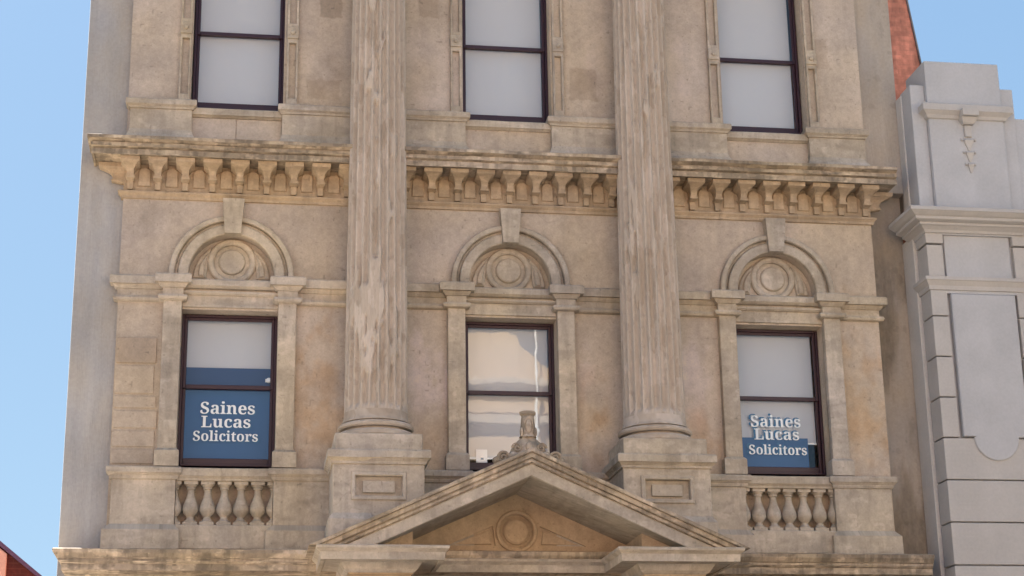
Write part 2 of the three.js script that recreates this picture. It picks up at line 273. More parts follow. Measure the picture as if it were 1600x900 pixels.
// window pedestals, sill course and balustrades of the lower storey
const seg = (x0, x1, z) => [[x0, -0.06], [x0, z], [x1, z], [x1, -0.06]];
{
  const capP = [[0, 5.905], [0.02, 5.91], [0.03, 5.935], [0.03, 5.95], [0.055, 5.975], [0.07, 5.985], [0.07, 6.045], [0.06, 6.062], [0, 6.07]];
  const dies = [[-5.10, -4.31], [-3.09, -2.0], [-1.6, -0.61], [0.61, 1.6], [2.0, 3.09], [4.31, 5.10]];
  for (const [x0, x1] of dies) {
    const p = sub('window_pedestal', hall);
    part('die', box(x0, x1, 5.30, 5.91, -0.06, 0.09), M.trim, p);
    part('cap', sweep(capP, seg(x0, x1, 0.09), 0.006, 2), M.trim, p);
    part('plinth', loftBox([[4.98, x0 - 0.09, x1 + 0.07, -0.06, 0.19], [5.26, x0 - 0.085, x1 + 0.065, -0.06, 0.185], [5.30, x0 - 0.04, x1 + 0.03, -0.06, 0.14], [5.34, x0, x1, -0.06, 0.095]]), M.trim, p);
  }
  for (const cx of BX) {
    const b = sub('balustrade', hall);
    part('rail', sweep([[0, 5.90], [0.015, 5.905], [0.02, 5.93], [0.045, 5.955], [0.05, 5.96], [0.05, 6.045], [0.04, 6.06], [-0.2, 6.075]], [[cx - 0.607, 0.05], [cx + 0.607, 0.05]], 0.006, 5), M.trim, b);
    part('rail_core', box(cx - 0.607, cx + 0.607, 5.905, 5.99, -0.2, 0.048, 0), M.trim, b);
    part('base_rail', [box(cx - 0.607, cx + 0.607, 5.03, 5.335, -0.05, 0.12, 0.015)], M.trim, b);
    part('back_panel', box(cx - 0.63, cx + 0.63, 5.3, 5.95, -0.24, -0.19, 0), M.wall, b);
    const prof = [[0.001, 0.04], [0.08, 0.042], [0.084, 0.06], [0.06, 0.075], [0.045, 0.10], [0.043, 0.118], [0.055, 0.13], [0.085, 0.165], [0.099, 0.20], [0.099, 0.225], [0.088, 0.27], [0.064, 0.335], [0.047, 0.39], [0.042, 0.44], [0.044, 0.462], [0.058, 0.468], [0.058, 0.484], [0.05, 0.49], [0.07, 0.512], [0.078, 0.525], [0.001, 0.526]];
    for (let i = -3; i <= 3; i++) {
      const x = cx + i * 0.2085;
      const clipX = (g) => { const p = g.attributes.position; for (let k = 0; k < p.count; k++) p.setX(k, Math.max(cx - 0.603, Math.min(cx + 0.603, p.getX(k)))); return g; };
      part('baluster', [lathe(prof, x, 5.335, -0.03, 20, 0.5), clipX(prep(box(x - 0.092, x + 0.092, 5.336, 5.38, -0.12, 0.06))), clipX(prep(box(x - 0.088, x + 0.088, 5.857, 5.902, -0.12, 0.045)))].map((g) => Math.abs(i) === 3 ? clipX(prep(g)) : g), M.trim, b);
    }
  }
}
// pilasters, capitals and lintel mouldings of the lower windows; string course
{
  const strP = [[0, 8.248], [0.015, 8.25], [0.05, 8.262], [0.062, 8.29], [0.05, 8.318], [0.012, 8.324], [0.012, 8.415], [0.03, 8.422], [0.055, 8.455], [0.06, 8.462], [0.06, 8.47], [0.10, 8.472], [0.10, 8.572], [0.085, 8.592], [0, 8.60]];
  const pil = [];
  for (const cx of BX) for (const s of [-1, 1]) {
    const a = cx + s * 0.62, b = cx + s * 0.855, x0 = Math.min(a, b), x1 = Math.max(a, b); pil.push([x0, x1]);
    const p = sub('window_pilaster', hall);
    const w = 0.003;
    part('shaft', box(x0, x1, 6.30, 8.26, -0.03, 0.10, 0.012), M.trim, p);
    part('base', loftBox([[6.072, x0 - 0.035, x1 + 0.035, -0.03, 0.145], [6.27, x0 - 0.035, x1 + 0.035, -0.03, 0.145], [6.305, x0 - 0.005, x1 + 0.005, -0.03, 0.105]]), M.trim, p);
    part('capital', sweep(strP.map(([o, y]) => [o * 1.15, y + 0.002]), [[x0, -0.05], [x0, 0.10], [x1, 0.10], [x1, -0.05]], 0.004, 4), M.trim, p);
  }
  pil.sort((a, b) => a[0] - b[0]);
  const xs = [-HW, ...pil.flat(), HW];
  for (const [x0, x1] of [[-HW, pil[0][0]], [pil[1][1], pil[2][0]], [pil[3][1], pil[4][0]], [pil[5][1], HW]]) {
    const path = x0 === -HW ? [[x0, -0.085], [x0, 0.0], [x1 + 0.02, 0.0]] : x1 === HW ? [[x0 - 0.02, 0.0], [x1, 0.0], [x1, -0.085]] : [[x0 - 0.02, 0.0], [x1 + 0.02, 0.0]];
    part('string_course', sweep(strP.map(([o, y]) => [o * 1.1, y]), path, 0.006, 6), M.trim, hall);
  }
  for (const cx of BX) {
    part('window_lintel', [sweep([[-0.1, 8.168], [0.0, 8.168], [0.0, 8.19], [0.03, 8.195], [0.03, 8.225], [0.008, 8.232], [0.008, 8.355], [0.035, 8.36], [0.06, 8.38], [0.06, 8.405], [0.02, 8.41], [0.0, 8.418], [0.0, 8.438], [0.05, 8.446], [0.085, 8.47], [0.09, 8.475], [0.09, 8.545], [0.07, 8.565], [-0.05, 8.578]], [[cx - 0.617, 0.0], [cx + 0.617, 0.0]], 0.004, 7)], M.trim, hall);
    const A = sub('arch', hall), yc = 8.637;
    const band = (ri, ro, z1) => { const s = new THREE.Shape(); s.absarc(cx, yc, ro, 0, Math.PI); s.lineTo(cx - ro, yc - 0.05); s.lineTo(cx - ri, yc - 0.05); s.absarc(cx, yc, ri, Math.PI, 0, true); s.lineTo(cx + ri, yc - 0.05); s.lineTo(cx + ro, yc - 0.05); return ext(s, -0.02, z1, 0.012, 40); };
    part('archivolt', [band(0.557, 0.69, 0.075), band(0.69, 0.735, 0.03), band(0.735, 0.805, 0.10)], M.trim, A);
    part('keystone', loftBox([[9.185, cx - 0.105, cx + 0.105, -0.02, 0.145], [9.3, cx - 0.113, cx + 0.113, -0.02, 0.15], [9.66, cx - 0.142, cx + 0.142, -0.02, 0.17]]), M.trim, A);
    part('tympanum', ext(new THREE.Shape(archPts(cx, 8.55, yc, 0.6).map(([x, y]) => new THREE.Vector2(x, y))), -0.22, -0.15, 0), M.wall, A);
    const ry = 8.865;
    part('roundel', [ext(ringShape(cx, ry, 0.235, 0.315), -0.152, -0.095, 0.018, 40), lathe([[0.24, 0], [0.205, 0.012], [0.18, 0.012], [0.165, 0.045], [0.15, 0.052], [0.001, 0.054]].reverse(), 0, 0, 0, 40, 0.4).rotateX(Math.PI / 2).translate(cx, ry, -0.152)], M.trim, A);
    for (const s of [-1, 1]) { // carved leaf-like spandrel beside the roundel
      const sh = new THREE.Shape(); const pt = (r, t) => [cx + s * r * Math.cos(t), yc + r * Math.sin(t)];
      sh.moveTo(...pt(0.335, 0.0)); sh.lineTo(...pt(0.50, 0.0)); for (let i = 1; i <= 8; i++) sh.lineTo(...pt(0.50, i * 0.125)); 
      sh.quadraticCurveTo(cx + s * 0.30, yc + 0.28, ...pt(0.335, 0.0));
      part('spandrel', [ext(sh, -0.152, -0.115, 0.012, 12), (() => { const q = new THREE.Shape(); q.moveTo(cx + s * 0.36, yc + 0.02); q.quadraticCurveTo(cx + s * 0.36, yc + 0.16, cx + s * 0.31, yc + 0.33); q.quadraticCurveTo(cx + s * 0.45, yc + 0.2, cx + s * 0.43, yc + 0.02); return ext(q, -0.12, -0.085, 0.014, 12); })()], M.trim, A);
    }
    part('sill_ledge', box(cx - 0.55, cx + 0.55, 8.56, 8.60, -0.155, -0.075, 0.008), M.trim, A);
  }
}
// main cornice with its corbel table
{
  part('main_cornice', sweep([[0, 10.145], [0.37, 10.15], [0.375, 10.135], [0.405, 10.135], [0.405, 10.205], [0.375, 10.21], [0.375, 10.225], [0.42, 10.24], [0.425, 10.28], [0.40, 10.285], [0.40, 10.30], [0.45, 10.325], [0.465, 10.33], [0.465, 10.375], [0.445, 10.385], [0, 10.44]], [[-HW, -0.3], [-HW, 0], [5.41, 0]], 0.012, 8), M.lichen, hall);
  const band = sub('corbel_table', hall);
  part('frieze', [sweep([[0, 9.66], [0.03, 9.665], [0.035, 9.70], [0.06, 9.725], [0.07, 9.735], [0.07, 9.755], [0.03, 9.775], [0.004, 9.78], [0.004, 10.144], [0, 10.15]], [[-HW, -0.085], [-HW, 0], [HW, 0], [HW, -0.085]])], M.corbel, band);
  const centres = []; for (let i = 0; i < 9; i++) { centres.push(-5.055 + 0.3565 * i); centres.push(5.055 - 0.3565 * i); } for (let k = -4; k <= 4; k++) centres.push(k * 0.3555);
  centres.sort((a, b) => a - b);
  const lv = [[9.885, 0.03, 0.05], [9.90, 0.046, 0.12], [9.905, 0.057, 0.165], [9.93, 0.057, 0.17], [9.936, 0.043, 0.15], [9.99, 0.043, 0.16], [10.02, 0.048, 0.185], [10.05, 0.066, 0.23], [10.075, 0.096, 0.295], [10.083, 0.118, 0.315], [10.09, 0.122, 0.33], [10.143, 0.122, 0.335]];
  for (const x of centres) part('bracket', loftBox(lv.map(([y, w, d]) => [y, x - w, x + w, 0.0, d])), M.corbel, band);
  for (const s of [-1, 1]) part('bracket', loftBox(lv.map(([y, w, d]) => s < 0 ? [y, -HW - d, -HW, -0.1, -0.06 + w] : [y, HW, HW + d, -0.1, -0.06 + w])), M.corbel, band);
  for (const x of centres) part('corbel_strip', box(x - 0.038, x + 0.038, 9.778, 9.895, -0.01, 0.06, 0.006), M.corbel, band);
  for (let i = 0; i < centres.length - 1; i++) { const d = centres[i + 1] - centres[i]; if (d > 0.37 || d < 0.3) continue; const x = (centres[i] + centres[i + 1]) / 2;
    part('tablet', [ext(new THREE.Shape(archPts(x, 9.835, 10.02, 0.08, 14).map(([a, b]) => new THREE.Vector2(a, b))), -0.01, 0.032, 0.01)], M.corbel, band); }
}
// upper storey: pedestals under the windows, sills, surrounds with sunk panels
{
  const capP = [[0, 10.91], [0.02, 10.915], [0.03, 10.94], [0.05, 10.955], [0.06, 10.965], [0.06, 11.03], [0.05, 11.045], [0, 11.055]];
  for (const [x0, x1] of [[-5.10, -4.29], [-3.09, -2.0], [-1.6, -0.60], [0.60, 1.6], [2.0, 3.09], [4.29, 5.10]]) {
    const p = sub('upper_pedestal', hall);
    part('die', loftBox([[10.38, x0 - 0.07, x1 + 0.07, -0.06, 0.19], [10.48, x0 - 0.055, x1 + 0.055, -0.06, 0.17], [10.55, x0 - 0.02, x1 + 0.02, -0.06, 0.125], [10.62, x0, x1, -0.06, 0.10], [10.92, x0, x1, -0.06, 0.10]]), M.trim, p);
    part('cap', sweep(capP, seg(x0, x1, 0.10), 0.008, 9), M.trim, p);
  }
  for (const [a, b] of [[-4.30, -3.705], [-3.695, -3.09]]) part('apron_stone', box(a, b, 10.40, 10.845, -0.02, 0.014, 0.006), M.wall, hall);
  for (const cx0 of BX) {
    const cx = cx0 * 0.997;
    part('window_sill', sweep([[-0.3, 10.85], [0.02, 10.85], [0.05, 10.87], [0.07, 10.875], [0.07, 10.96], [0.05, 10.975], [-0.3, 11.02]], [[cx - 0.615, 0.0], [cx + 0.615, 0.0]], 0.006, 11), M.trim, hall);
    for (const s of [-1, 1]) {
      const x = cx + s * 0.72, p = sub('window_surround', hall), hw = 0.075;
      const z1 = 0.06, rail = 0.028;
      const panels = [[11.13, 12.03], [12.24, 13.5]];
      const holes = panels.map(([a, b]) => rectHole(x - hw + rail, x + hw - rail, a + 0.04, b - 0.04));
      part('surround_strip', [poly([[x - hw, 11.057], [x + hw, 11.057], [x + hw, 13.7], [x - hw, 13.7]], 0, z1, 0.006, holes)], M.trim, p);
      part('rosette', [box(x - hw - 0.004, x + hw + 0.004, 12.05, 12.22, 0, z1 + 0.022, 0.012), lathe([[0.001, 0.03], [0.02, 0.028], [0.032, 0.018], [0.036, 0]], 0, 0, 0, 16).rotateX(Math.PI / 2).translate(x, 12.135, z1 + 0.02)], M.trim, p);
    }
  }
}
// sash windows
function sash(cx, hw, y0, y1, ym) {
  const w = sub('window', hall), x0 = cx - hw, x1 = cx + hw, F = 0.035, S = 0.042;
  part('frame', [box(x0, x0 + F, y0, y1, -0.33, -0.215), box(x1 - F, x1, y0, y1, -0.33, -0.215), box(x0 + F, x1 - F, y1 - F, y1, -0.33, -0.215), box(x0 + F, x1 - F, y0, y0 + 0.03, -0.33, -0.2)], M.frame, w, null);
  const a = x0 + F, b = x1 - F, top = y1 - F, bot = y0 + 0.03;
  part('upper_sash', [box(a, a + S, ym - 0.02, top, -0.262, -0.228), box(b - S, b, ym - 0.02, top, -0.262, -0.228), box(a + S, b - S, top - S, top, -0.262, -0.228), box(a + S, b - S, ym - 0.025, ym + 0.03, -0.262, -0.228)], M.frame, w, null);
  part('lower_sash', [box(a, a + S, bot, ym + 0.025, -0.302, -0.266), box(b - S, b, bot, ym + 0.025, -0.302, -0.266), box(a + S, b - S, bot, bot + 0.085, -0.302, -0.266), box(a + S, b - S, ym - 0.022, ym + 0.025, -0.302, -0.266)], M.frame, w, null);
  const pane = (px0, px1, py0, py1, z) => { const g = new THREE.PlaneGeometry(px1 - px0, py1 - py0); g.translate((px0 + px1) / 2, (py0 + py1) / 2, z); return g; };
  part('pane', pane(a + S, b - S, ym + 0.03, top - S, -0.245), M.glass, w, metreUV(1.6));
  part('pane', pane(a + S, b - S, bot + 0.085, ym - 0.022, -0.284), M.glass, w, metreUV(1.6));
}
for (const cx of BX) sash(cx, 0.62, 6.14, 8.16, 7.19);
for (const cx of BX) sash(cx * 0.997, 0.62, 11.075, 13.6, 12.20);

// giant columns on pedestals
function makeColumn(sx, seed) {
  const cx = sx * 1.82, cz = 0.38, c = sub('column', hall);
  const NF = 22, per = 8, NA = NF * per, y0 = 6.70, y1 = 13.55, NY = 200;
  const pos = [], nor = [], uv = [], idx = [];
  const fill = (a, y) => { // where flutes are worn off or plastered over
    const f = Math.floor(a / (2 * Math.PI) * NF + 0.5), w = (a + Math.PI) % (2 * Math.PI) - Math.PI;
    let m = 0.8 * sm(0.77, 0.79, fbm(f * 0.83 + seed * 7, y * 0.7 + seed * 3, 3, 5 + seed));
    if (seed === 1) m = Math.max(m, sm(0.60, 0.64, fbm(w * 3.4 + 5, y * 1.6, 4, 77) - 0.22 * Math.abs(w + 0.2) + 0.13 * sm(9.0, 8.3, y) * sm(6.9, 7.2, y)));
    else m = Math.max(m, 0.9 * sm(0.72, 0.74, fbm(w * 2.6, y * 1.2, 4, 87)));
    return m;
  };
  for (let j = 0; j <= NY; j++) { const y = y0 + (y1 - y0) * j / NY, t = (y - y0) / 7.84, R = (0.405 - 0.065 * Math.pow(t, 1.25));
    for (let i = 0; i <= NA; i++) { const a = (i % NA) / NA * 2 * Math.PI, ph = ((i % per) / per - 0.5) * 2, fl = Math.abs(ph) < 0.76 ? Math.sqrt(1 - Math.pow(ph / 0.76, 2)) : 0;
      const m = fill(a, y), chip = sm(0.62, 0.7, fbm(a * 9 + seed, y * 3.2, 3, 25)) * 0.002, ro = (fbm(a * 14, y * 9, 2, 33 + seed) - 0.5) * 0.002;
      const r = R - 0.056 * fl * (1 - Math.max(0.9 * m, sm(6.82, 6.75, y))) - chip * (1 - fl) + ro; pos.push(cx + r * Math.sin(a), y, cz + r * Math.cos(a)); nor.push(0, 0, 1); uv.push(i / NA + seed * 0.37, (y - 6.6) / 8 + seed * 0.21); } }
  for (let j = 0; j < NY; j++) for (let i = 0; i < NA; i++) { const a = j * (NA + 1) + i, b = a + 1, d = a + NA + 1, e = d + 1; idx.push(a, b, e, a, e, d); }
  const g = new THREE.BufferGeometry(); g.setAttribute('position', new THREE.Float32BufferAttribute(pos, 3)); g.setAttribute('uv', new THREE.Float32BufferAttribute(uv, 2)); g.setIndex(idx); g.computeVertexNormals();
  part('shaft', g, M.shaft, c, null);
  part('base', lathe([[0.45, 6.35], [0.475, 6.362], [0.492, 6.39], [0.492, 6.43], [0.472, 6.455], [0.39, 6.458], [0.385, 6.478], [0.39, 6.492], [0.462, 6.494], [0.482, 6.512], [0.482, 6.54], [0.464, 6.56], [0.40, 6.563], [0.395, 6.58], [0.434, 6.584], [0.434, 6.594], [0.424, 6.61], [0.412, 6.65], [0.406, 6.72]], cx, 0, cz, 72, 0.45), M.shaft, c, (gg) => facadeUV(gg));
  const P = 0.545, zf = cz + P;
  part('plinth', box(cx - P, cx + P, 6.155, 6.365, -0.05, zf, 0.014), M.trim, c);
  const q = 0.565, zd = 0.955;
  part('pedestal_cap', sweep([[0, 5.965], [0.02, 5.97], [0.025, 6.0], [0.055, 6.03], [0.075, 6.04], [0.075, 6.125], [0.06, 6.145], [-0.05, 6.16]], [[cx - q, -0.06], [cx - q, zd], [cx + q, zd], [cx + q, -0.06]], 0.006, 12), M.trim, c);
  part('pedestal_cap_bed', box(cx - q + 0.003, cx + q - 0.003, 5.94, 6.15, -0.05, zd - 0.003, 0), M.trim, c);
  const o = sx > 0 ? 1 : -1, inn = cx - o * q, out = cx + o * q;
  const sh = [[out, 5.965], [out, 4.99], [cx + o * 0.2, 4.99], [inn, 5.36], [inn, 5.965]];
  const P0 = [[cx - 0.34, cx + 0.34, 5.52, 5.87]];
  const hole = rectHole(P0[0][0] + 0.05, P0[0][1] - 0.05, P0[0][2] + 0.05, P0[0][3] - 0.05);
  part('pedestal', [poly(sx > 0 ? [...sh].reverse() : sh, -0.05, zd - 0.06, 0), poly((sx > 0 ? [...sh].reverse() : sh), zd - 0.06, zd, 0.008, [hole])], M.trim, c);
  part('pedestal_panel', [poly([[P0[0][0], P0[0][2]], [P0[0][1], P0[0][2]], [P0[0][1], P0[0][3]], [P0[0][0], P0[0][3]]], zd, zd + 0.028, 0.01, [hole]), box(cx - 0.20, cx + 0.20, 5.615, 5.765, zd - 0.058, zd - 0.015, 0.01)], M.trim, c);
  part('pedestal_foot', loftBox([[4.99, Math.min(out, cx + o * 0.1) - 0.05, Math.max(out, cx + o * 0.1) + 0.05, -0.05, zd + 0.06], [5.28, Math.min(out, cx + o * 0.1) - 0.05, Math.max(out, cx + o * 0.1) + 0.05, -0.05, zd + 0.06], [5.36, Math.min(out, cx + o * 0.1) - 0.0, Math.max(out, cx + o * 0.1) + 0.0, -0.05, zd + 0.005]]), M.trim, c);
  part('column_capital', lathe([[0.34, 13.4], [0.38, 13.45], [0.36, 13.5], [0.45, 13.65], [0.5, 13.75]], cx, 0, cz, 40, 0.5), M.trim, c);
}
makeColumn(-1, 1); makeColumn(1, 2);

// pediment over the entrance
{
  const ped = sub('pediment', hall), AP = 6.085, EY = 4.875, EX = 2.685, sl = (AP - EY) / EX;
  const chev = (t0, t1, ex = 0) => { const xa = (AP + ex - t0 - EY) / sl, xb = (AP + ex - t1 - EY) / sl; return [[-xa, EY], [0, AP + ex - t0], [xa, EY], [xb, EY], [0, AP + ex - t1], [-xb, EY]].reverse(); };
  const wob = (g, k) => { g = prep(g); return g; };
  part('raking_cornice', [poly(chev(0, 0.05), 1.3, 1.56, 0.008), poly(chev(0.05, 0.115), 1.3, 1.525, 0.01), poly(chev(0.115, 0.13), 1.3, 1.475, 0), poly(chev(0.13, 0.17), 1.3, 1.50, 0.008), poly(chev(0.17, 0.182), 1.3, 1.45, 0), poly(chev(0, 0.17), 0.0, 1.298, 0)], M.lichen, ped);
  part('raking_fascia', [poly(chev(0.182, 0.335), 0.0, 1.465, 0.01)], M.trim, ped);
  const eP = [[0, 4.60], [0.02, 4.61], [0.05, 4.64], [0.10, 4.715], [0.29, 4.722], [0.295, 4.71], [0.345, 4.71], [0.35, 4.80], [0.365, 4.815], [0.395, 4.84], [0.40, 4.868], [0.39, 4.878], [0, 4.885]];
  part('eaves', sweep(eP, [[-2.2, 0.05], [-2.2, 1.2], [-1.42, 1.2], [-1.42, 0.15], [1.42, 0.15], [1.42, 1.2], [2.2, 1.2], [2.2, 0.05]]), M.trim, ped);
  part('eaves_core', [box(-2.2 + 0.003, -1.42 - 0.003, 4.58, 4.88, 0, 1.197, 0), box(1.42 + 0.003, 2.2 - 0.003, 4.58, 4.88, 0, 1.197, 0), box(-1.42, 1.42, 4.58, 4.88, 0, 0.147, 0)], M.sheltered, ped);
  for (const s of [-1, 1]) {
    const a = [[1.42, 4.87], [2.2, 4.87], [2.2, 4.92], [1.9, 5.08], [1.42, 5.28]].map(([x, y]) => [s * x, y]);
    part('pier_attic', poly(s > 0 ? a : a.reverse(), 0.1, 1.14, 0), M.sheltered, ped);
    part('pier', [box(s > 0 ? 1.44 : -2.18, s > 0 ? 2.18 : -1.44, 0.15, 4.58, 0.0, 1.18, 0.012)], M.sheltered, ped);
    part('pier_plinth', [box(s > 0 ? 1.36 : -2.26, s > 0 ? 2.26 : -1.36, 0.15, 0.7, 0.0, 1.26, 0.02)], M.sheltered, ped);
  }
  const triX = (AP - 0.3 - EY) / sl + 0.1;
  const th = []; { const h = new THREE.Path(); h.absarc(0, 5.27, 0.215, 0, Math.PI * 2, true); th.push(h); }
  for (const s of [-1, 1]) { const q = [[s * 0.90, 5.085], [s * 0.27, 5.085], [s * 0.305, 5.34]]; th.push(ptsPath(s > 0 ? q : q.reverse())); }
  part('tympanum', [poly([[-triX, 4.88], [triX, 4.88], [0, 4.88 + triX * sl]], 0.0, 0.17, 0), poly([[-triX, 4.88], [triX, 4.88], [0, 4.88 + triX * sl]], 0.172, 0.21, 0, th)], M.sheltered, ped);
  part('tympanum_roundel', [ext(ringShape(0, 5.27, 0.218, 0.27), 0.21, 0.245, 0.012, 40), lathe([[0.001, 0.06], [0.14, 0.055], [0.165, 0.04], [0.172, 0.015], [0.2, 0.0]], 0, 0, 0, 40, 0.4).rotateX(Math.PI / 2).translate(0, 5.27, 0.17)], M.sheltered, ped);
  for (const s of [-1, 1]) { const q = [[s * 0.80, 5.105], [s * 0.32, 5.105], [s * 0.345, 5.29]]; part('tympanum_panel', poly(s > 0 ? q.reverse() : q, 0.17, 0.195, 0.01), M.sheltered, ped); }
  // carved finial on the apex
  const fz = 1.24, ell = (x, y, z, a, b, c) => new THREE.SphereGeometry(1, 18, 12).scale(a, b, c).translate(x, y, z);
  const curl = (s, x, y, r0, turns, w) => { const r = []; for (let i = 0; i <= 40; i++) { const t = i / 40 * Math.PI * turns, q = r0 * (1 - i / 46); r.push(new THREE.Vector3(x - s * q * Math.cos(t), y + q * Math.sin(t), fz + 0.10)); } return new THREE.TubeGeometry(new THREE.CatmullRomCurve3(r), 60, w, 7); };
  const dome = lathe([[0.27, 5.9], [0.26, 6.0], [0.235, 6.07], [0.215, 6.12], [0.17, 6.19], [0.12, 6.235], [0.095, 6.26], [0.088, 6.29]], 0, 0, 0, 28, 0.8).scale(1, 1, 0.55).translate(0, 0, fz);
  const neck = lathe([[0.11, 6.27], [0.09, 6.30], [0.092, 6.40], [0.084, 6.50], [0.078, 6.535], [0.085, 6.55], [0.10, 6.56], [0.104, 6.59], [0.085, 6.60], [0.001, 6.603]], 0, 0, 0, 24, 0.6).scale(1, 1, 0.9).translate(0, 0, fz);
  const parts = [dome, neck, ell(0, 6.40, fz + 0.07, 0.042, 0.095, 0.03), new THREE.TorusGeometry(1, 0.22, 8, 28).scale(0.056, 0.115, 0.06).translate(0, 6.40, fz + 0.066)];
  for (const s of [-1, 1]) { parts.push(curl(s, s * 0.33, 6.0, 0.075, 3.4, 0.02), curl(-s, s * 0.15, 6.12, 0.06, 3.2, 0.018), ell(s * 0.20, 6.02, fz + 0.09, 0.07, 0.06, 0.05), ell(s * 0.38, 5.97, fz + 0.04, 0.075, 0.055, 0.07), ell(s * 0.30, 5.98, fz, 0.13, 0.07, 0.09), ell(s * 0.085, 6.33, fz + 0.05, 0.025, 0.06, 0.03)); }
  parts.push(ell(0, 6.13, fz + 0.11, 0.05, 0.07, 0.04), ell(0, 6.02, fz + 0.12, 0.08, 0.04, 0.04));
  part('finial', parts, M.lichen, ped);
}

// ------------------------------------------------------------------ blinds, signs and small things in the windows
function blind(label, cx, y0, y1, hw = 0.545, z = -0.345, dx = 0) {
  const t = thing('roller_blind', label, 'blind', [cx + dx, y0, z], 'white roller blinds in the sash windows');
  const g = new THREE.PlaneGeometry(hw * 2, y1 - y0, 24, 1); g.translate(cx + dx, (y0 + y1) / 2, z); const p = g.attributes.position; for (let i = 0; i < p.count; i++) p.setZ(i, z + 0.006 * Math.sin(p.getX(i) * 9 + cx) + (fbm(p.getX(i) * 3, cx, 2) - 0.5) * 0.01); g.computeVertexNormals();
  part('cloth', g, M.blind, t, metreUV(1)); part('bottom_bar', box(cx + dx - hw, cx + dx + hw, y0 - 0.018, y0 + 0.004, z - 0.012, z + 0.012, 0.004), M.white, t, null);
  part('roller', new THREE.CylinderGeometry(0.03, 0.03, hw * 2, 16).rotateZ(Math.PI / 2).translate(cx + dx, y1 + 0.03, z - 0.01), M.white, t, null);
  return t;
}
blind('white roller blind fully down in the upper window left of the columns', -3.69, 11.04, 13.6);
blind('white roller blind fully down in the upper window between the columns', 0, 11.04, 13.6);
blind('white roller blind fully down in the upper window right of the columns', 3.69, 11.04, 13.6);
blind('short white roller blind above the blue band in the lower left window', -3.70, 7.42, 8.13);
blind('white roller blind with a sunlit reflection behind the finial, in the lower middle window', 0, 6.33, 8.13, 0.55);
blind('white roller blind down behind the lettering in the lower right window', 3.70, 6.60, 8.13, 0.555, -0.345, -0.005);

const serif = await new FontLoader().loadAsync('fonts/droid/droid_serif_bold.typeface.json');
function words(str, xc, base, width, height, z) { const g = new TextGeometry(str, { font: serif, size: 1, depth: 0.02, curveSegments: 5, bevelEnabled: false }); g.computeBoundingBox(); const b = g.boundingBox;
  const gL = new TextGeometry('L', { font: serif, size: 1, depth: 0.02, curveSegments: 2, bevelEnabled: false }); gL.computeBoundingBox(); const capH = gL.boundingBox.max.y; g.translate(-(b.min.x + b.max.x) / 2, 0, 0); g.scale(width / (b.max.x - b.min.x), height / capH, 0.1); g.translate(xc, base, z); return g; }
{
  const t = thing('window_sign', 'blue window sign with large white serif lettering filling the lower left sash', 'sign', [-3.70, 6.19, -0.32]);
  part('board', box(-3.70 - 0.55, -3.70 + 0.55, 6.19, 7.17, -0.325, -0.318, 0), M.board, t, null);
  part('board_header', box(-3.70 - 0.55, -3.70 + 0.55, 7.172, 7.47, -0.325, -0.318, 0), M.boardDark, t, null);
  const L = [['Saines', -3.695, 6.85, 0.70, 0.155], ['Lucas', -3.712, 6.67, 0.63, 0.15], ['Solicitors', -3.712, 6.49, 0.83, 0.13]];
  part('lettering', L.map(([s, x, y, w, h]) => words(s, x, y, w, h, -0.296)), M.white, t, null);
  part('lettering_shadow', L.map(([s, x, y, w, h]) => words(s, x + 0.008, y - 0.01, w * 1.015, h * 1.04, -0.301)), M.letterShadow, t, null);
}
{
  const t = thing('window_sign', 'window sign half over a white blind, blue along its foot, in the lower right sash', 'sign', [3.68, 6.19, -0.32]);
  part('board', box(3.70 - 0.55, 3.70 + 0.42, 6.20, 6.665, -0.325, -0.318, 0), M.board, t, null);
  const L = [['Saines', 3.675, 6.81, 0.70, 0.155], ['Lucas', 3.68, 6.635, 0.63, 0.15], ['Solicitors', 3.685, 6.43, 0.81, 0.13]];
  part('lettering', L.map(([s, x, y, w, h]) => words(s, x, y, w, h, -0.296)), M.white, t, null);
  part('lettering_shadow', L.map(([s, x, y, w, h]) => words(s, x - 0.022, y + 0.014, w * 1.02, h * 1.05, -0.301)), M.letterShadow, t, null);
}
{ const c = thing('paper_card', 'small white paper card standing in the dark foot of the lower middle window', 'card', [-0.36, 6.26, -0.31]); part('card', box(-0.44, -0.29, 6.25, 6.44, -0.325, -0.32, 0), M.white, c, null); part('print', box(-0.38, -0.34, 6.30, 6.33, -0.3195, -0.3185, 0), M.letterShadow, c, null);
  const k = thing('white_dot', 'small white round thing of unknown kind at the right edge of the blue band, lower left window', 'item', [-3.17, 7.29, -0.30]); part('dot_cap', [lathe([[0.001, 0.03], [0.025, 0.028], [0.036, 0.012], [0.036, 0]], 0, 0, 0, 18).rotateX(Math.PI / 2).translate(-3.175, 7.31, -0.30)], M.white, k, null); part('stem', box(-3.22, -3.18, 7.285, 7.33, -0.306, -0.298, 0.003), M.white, k, null); }  // white dot of unknown kind, built as a round cap on a stem

